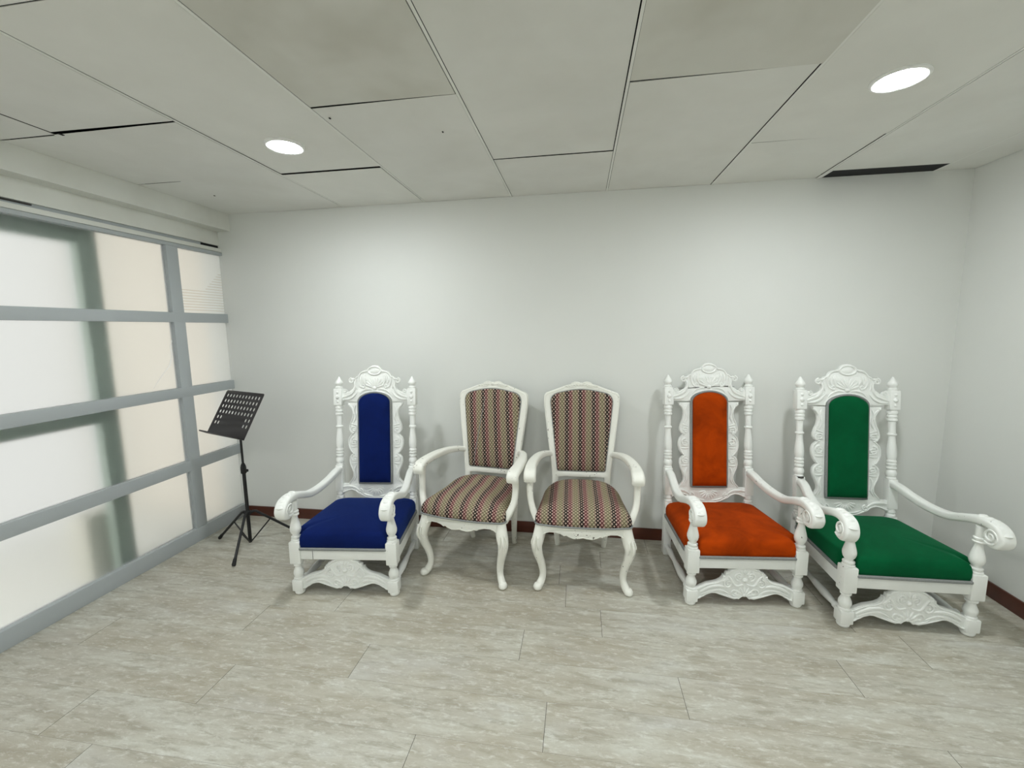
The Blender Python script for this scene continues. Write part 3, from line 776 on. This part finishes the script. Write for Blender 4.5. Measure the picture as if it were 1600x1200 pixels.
for x in xl[2:-1]:
    s0 = len(mb.f); mb.box((x + .0055, YF / 2, H + .0005), (.010, -YF, .002)); mi += [4] * (len(mb.f) - s0)
for hx, hy, hr in ((2.078, -1.015, .006), (.359, -.415, .006), (.43, -1.30, .012), (1.66, -1.22, .006)):
    s0 = len(mb.f); mb.box((hx, hy, H - .0035), (hr, hr * 1.6, .003)); mi += [3] * (len(mb.f) - s0)
mb.add([(-.2, YF, H + .02), (W, YF, H + .02), (W, 0, H + .02), (-.2, 0, H + .02)], [(0, 1, 2, 3)]); mi.append(3)
me = mb.mesh('ceiling', [M['ceil'], M['ceil2'], M['ceil3'], M['dark'], M['bar']], smooth=False)
for p, k in zip(me.polygons, mi): p.material_index = k
part('ceiling', me, None, kind='structure')
# dark slot
cv = thing('ceiling_opening', (4.411, -.064, H), 0, 'long black slot in the ceiling above the green throne chair, against the back wall', 'ceiling opening')
mb = MB(); mb.box((0, .0005, .005), (.590, .121, .006)); part('dark_void', mb.mesh('dark_void', M['dark'], smooth=False), cv, label='black void of the slot')
mb = MB(); mb.box((-.300, 0, .006), (.006, .124, .012)); mb.box((-.316, 0, -.001), (.012, .124, .004)); part('edge_strip', mb.mesh('edge_strip', M['ring'], smooth=False), cv, label='white edge strip of the slot')

# downlights
def downlight(x, y, label, vis=True):
    t = thing('ceiling_downlight', (x, y, H), 0, label, 'ceiling light', 'round ceiling downlights')
    mb = MB(); n = 40; prof = [(.006, .088), (-.004, .088), (-.0075, .085), (-.0085, .079), (-.006, .072), (.002, .070)]
    vs = []; fs = []
    for z, r in prof: vs += [(r * math.cos(2 * PI * i / n), r * math.sin(2 * PI * i / n), z) for i in range(n)]
    for k in range(len(prof) - 1):
        for i in range(n): fs.append((k * n + i, k * n + (i + 1) % n, (k + 1) * n + (i + 1) % n, (k + 1) * n + i))
    mb.add(vs, fs); part('trim_ring', mb.mesh('trim_ring', M['ring']), t)
    mb = MB(); mb.lathe(0, 0, [(-.0125, .003), (-.0118, .03), (-.0095, .052), (-.006, .065), (-.001, .0695), (.004, .0695)], 32); part('diffuser', mb.mesh('diffuser', M['lamp'], 70), t, label='glowing white diffuser')
downlight(1.295, -1.005, 'lit round ceiling downlight over the blue throne chair, left of the two')
downlight(3.815, -1.115, 'lit round ceiling downlight above the orange and green throne chairs, right of the two')
downlight(1.295, -3.75, 'lit round ceiling downlight behind the viewer, nearer the partition')
downlight(3.815, -3.75, 'lit round ceiling downlight behind the viewer, nearer the right wall')

downlight(2.555, -2.55, 'added fill downlight, unseen, over the viewer, between the two rows')  # added fill light, evens out the wall between the hot spots
downlight(2.555, -4.90, 'added fill downlight, unseen, far behind the viewer, by the front wall')  # second added fill light, lifts the back wall from behind the camera

# ------------------------------------------------------------------ frosted partition
w1 = bpy.data.objects.new('window_1', None); COL.objects.link(w1); w1['kind'] = 'structure'
YE = -3.06; FX = -.024; FD = .048
muls = [(-.455, -.370), (-1.99, -1.905), (YE, YE + .06)]
zr = [(0, .097), (.524, .599), (1.046, 1.114), (1.559, 1.626)]
def fr(name, y0, y1, z0, z1, x0=-FD, x1=0):
    mb = MB(); mb.box(((x0 + x1) / 2, (y0 + y1) / 2, (z0 + z1) / 2), (x1 - x0, y1 - y0, z1 - z0), .003); return struct(name, mb, M['alu'], w1)
fr('sill_rail', YE, 0, *zr[0])
for z in zr[1:]: fr('rail', YE, 0, z[0], z[1], -FD + .001, -.001)
fr('head_rail', YE, 0, 2.062, 2.085)
for m in muls: fr('mullion', m[0], m[1], .097, 2.062, -FD + .002, -.002)
bays = [(muls[0][1], 0), (muls[1][1], muls[0][0]), (muls[2][1], muls[1][0])]
zb = [(.097, .524), (.599, 1.046), (1.114, 1.559), (1.626, 2.062)]
for b in bays:
    for z in zb:
        mb = MB(); mb.box((-.030, (b[0] + b[1]) / 2, (z[0] + z[1]) / 2), (.006, b[1] - b[0] + .01, z[1] - z[0] + .01)); struct('pane', mb, M['glass'], w1, smooth=False)
mb = MB(); mb.tube([(-.0265, -.462, 1.44), (-.0265, -.480, 1.40), (-.0265, -.476, 1.34), (-.0265, -.50, 1.27), (-.0265, -.57, 1.20), (-.0265, -.63, 1.13)], [.0015, .003, .0032, .0036, .0028, .0015], 5)
struct('glass_crack', mb, M['film'], w1)
# pelmet boards above
slab('trim_1', (-.05, YE / 2, (2.238 + H + .02) / 2), (.27, -YE, H + .02 - 2.238), M['soffit'])
slab('trim_2', (-.034, YE / 2 - .075, 2.188), (.05, -YE - .15, .104), M['soffit'])
slab('trim_3', (-.046, -.075, 2.188), (.05, .15, .104), M['soffit'])
slab('trim_4', (-.018, YE / 2, 2.1005), (.030, -YE, .027), M['soffit'], bev=.003)
slab('trim_5', (-.034, YE / 2 - .08, 2.125), (.02, -YE - .16, .03), M['alu'])
slab('trim_9', (-.040, -.08, 2.125), (.02, .16, .03), M['dark'])
slab('trim_10', (-.022, -1.30, 2.1295), (.01, .32, .006), M['grime'])
mb = MB()
for k in range(15):
    lw = .366 if k < 8 else .15 - .02 * (k - 8); mb.box((-.0266, -.002 - lw / 2, 1.648 + .0195 * k), (.0012, lw, .0045))
struct('ribbed_film', mb, M['slat'], w1, smooth=False)
# space beyond the glass: frame, walls, floor and ceiling of the next room
slab('trim_6', (-.125, -.855, 1.14), (.06, .100, 2.28), M['steel'])
slab('trim_7', (-.125, -2.06, 2.15), (.058, 2.31, .31), M['steel'])
slab('trim_8', (-.125, -2.06, 1.005), (.058, 2.31, .075), M['steel'])
slab('trim_11', (-.27, -.885, .20), (.14, .20, .40), M['blur_block'])  # invented grey block, gives the grey blur in the lower left pane
slab('wall_outer', (-1.26, -1.5, 1.3), (.12, 3.3, 2.7), M['cool'])
slab('glow_panel', (-1.19, -1.58, 1.25), (.01, 2.9, 2.4), M['daylight'])  # glowing panel added so the left panes look evenly lit from behind
slab('floor_outer', (-.62, -1.5, -.06), (1.2, 3.3, .1), M['cool'])
slab('ceiling_outer', (-.66, -1.5, 2.5), (1.1, 3.3, .1), M['cool'])
slab('wall_outer_end', (-.66, -3.16, 1.2), (1.1, .1, 2.7), M['cool'])
slab('wall_outer_back', (-.66, .09, 1.2), (1.1, .1, 2.7), M['cream'])

# added unseen fill light, brightens the cream end wall behind the glass
def area(name, loc, rot, sx, sy, e, col=(1, 1, 1)):
    l = bpy.data.lights.new(name, 'AREA'); l.shape = 'RECTANGLE'; l.size = sx; l.size_y = sy; l.energy = e; l.color = col
    o = bpy.data.objects.new(name, l); COL.objects.link(o); o.location = loc; o.rotation_euler = rot; return o
area('cream_wall_fill', (-.62, -2.9, 1.2), (math.radians(90), 0, 0), .8, 2.2, 17, (1, .935, .90))

# ------------------------------------------------------------------ camera, world, view
cam = bpy.data.cameras.new('camera'); co = bpy.data.objects.new('camera', cam); COL.objects.link(co)
cam.sensor_fit = 'HORIZONTAL'; cam.sensor_width = 36; cam.lens = 672.342 * 36 / 1600; cam.clip_start = .05; cam.clip_end = 50
th, ps, ro = (math.radians(v) for v in (-7.3878, -8.9856, -.7304))
F = Vector((math.sin(ps) * math.cos(th), math.cos(ps) * math.cos(th), math.sin(th)))
r = F.cross(Vector((0, 0, 1))).normalized(); u = r.cross(F)
R = r * math.cos(ro) + u * math.sin(ro); U = -r * math.sin(ro) + u * math.cos(ro)
mt = Matrix((R, U, -F)).transposed().to_4x4(); mt.translation = (2.6866, -2.9858, 1.4904); co.matrix_world = mt
scene.camera = co
wd = bpy.data.worlds.new('world'); scene.world = wd; wd.use_nodes = True
wd.node_tree.nodes['Background'].inputs[0].default_value = (.8, .9, 1, 1); wd.node_tree.nodes['Background'].inputs[1].default_value = .2
vs = scene.view_settings; vs.view_transform = 'Standard'; vs.look = 'None'; vs.exposure = .90; vs.gamma = 1; vs.use_curve_mapping = False
scene.cycles.use_denoising = True; scene.cycles.max_bounces = 14; scene.cycles.diffuse_bounces = 8; scene.cycles.transmission_bounces = 8
scene.cycles.caustics_refractive = True; scene.cycles.sample_clamp_indirect = 6
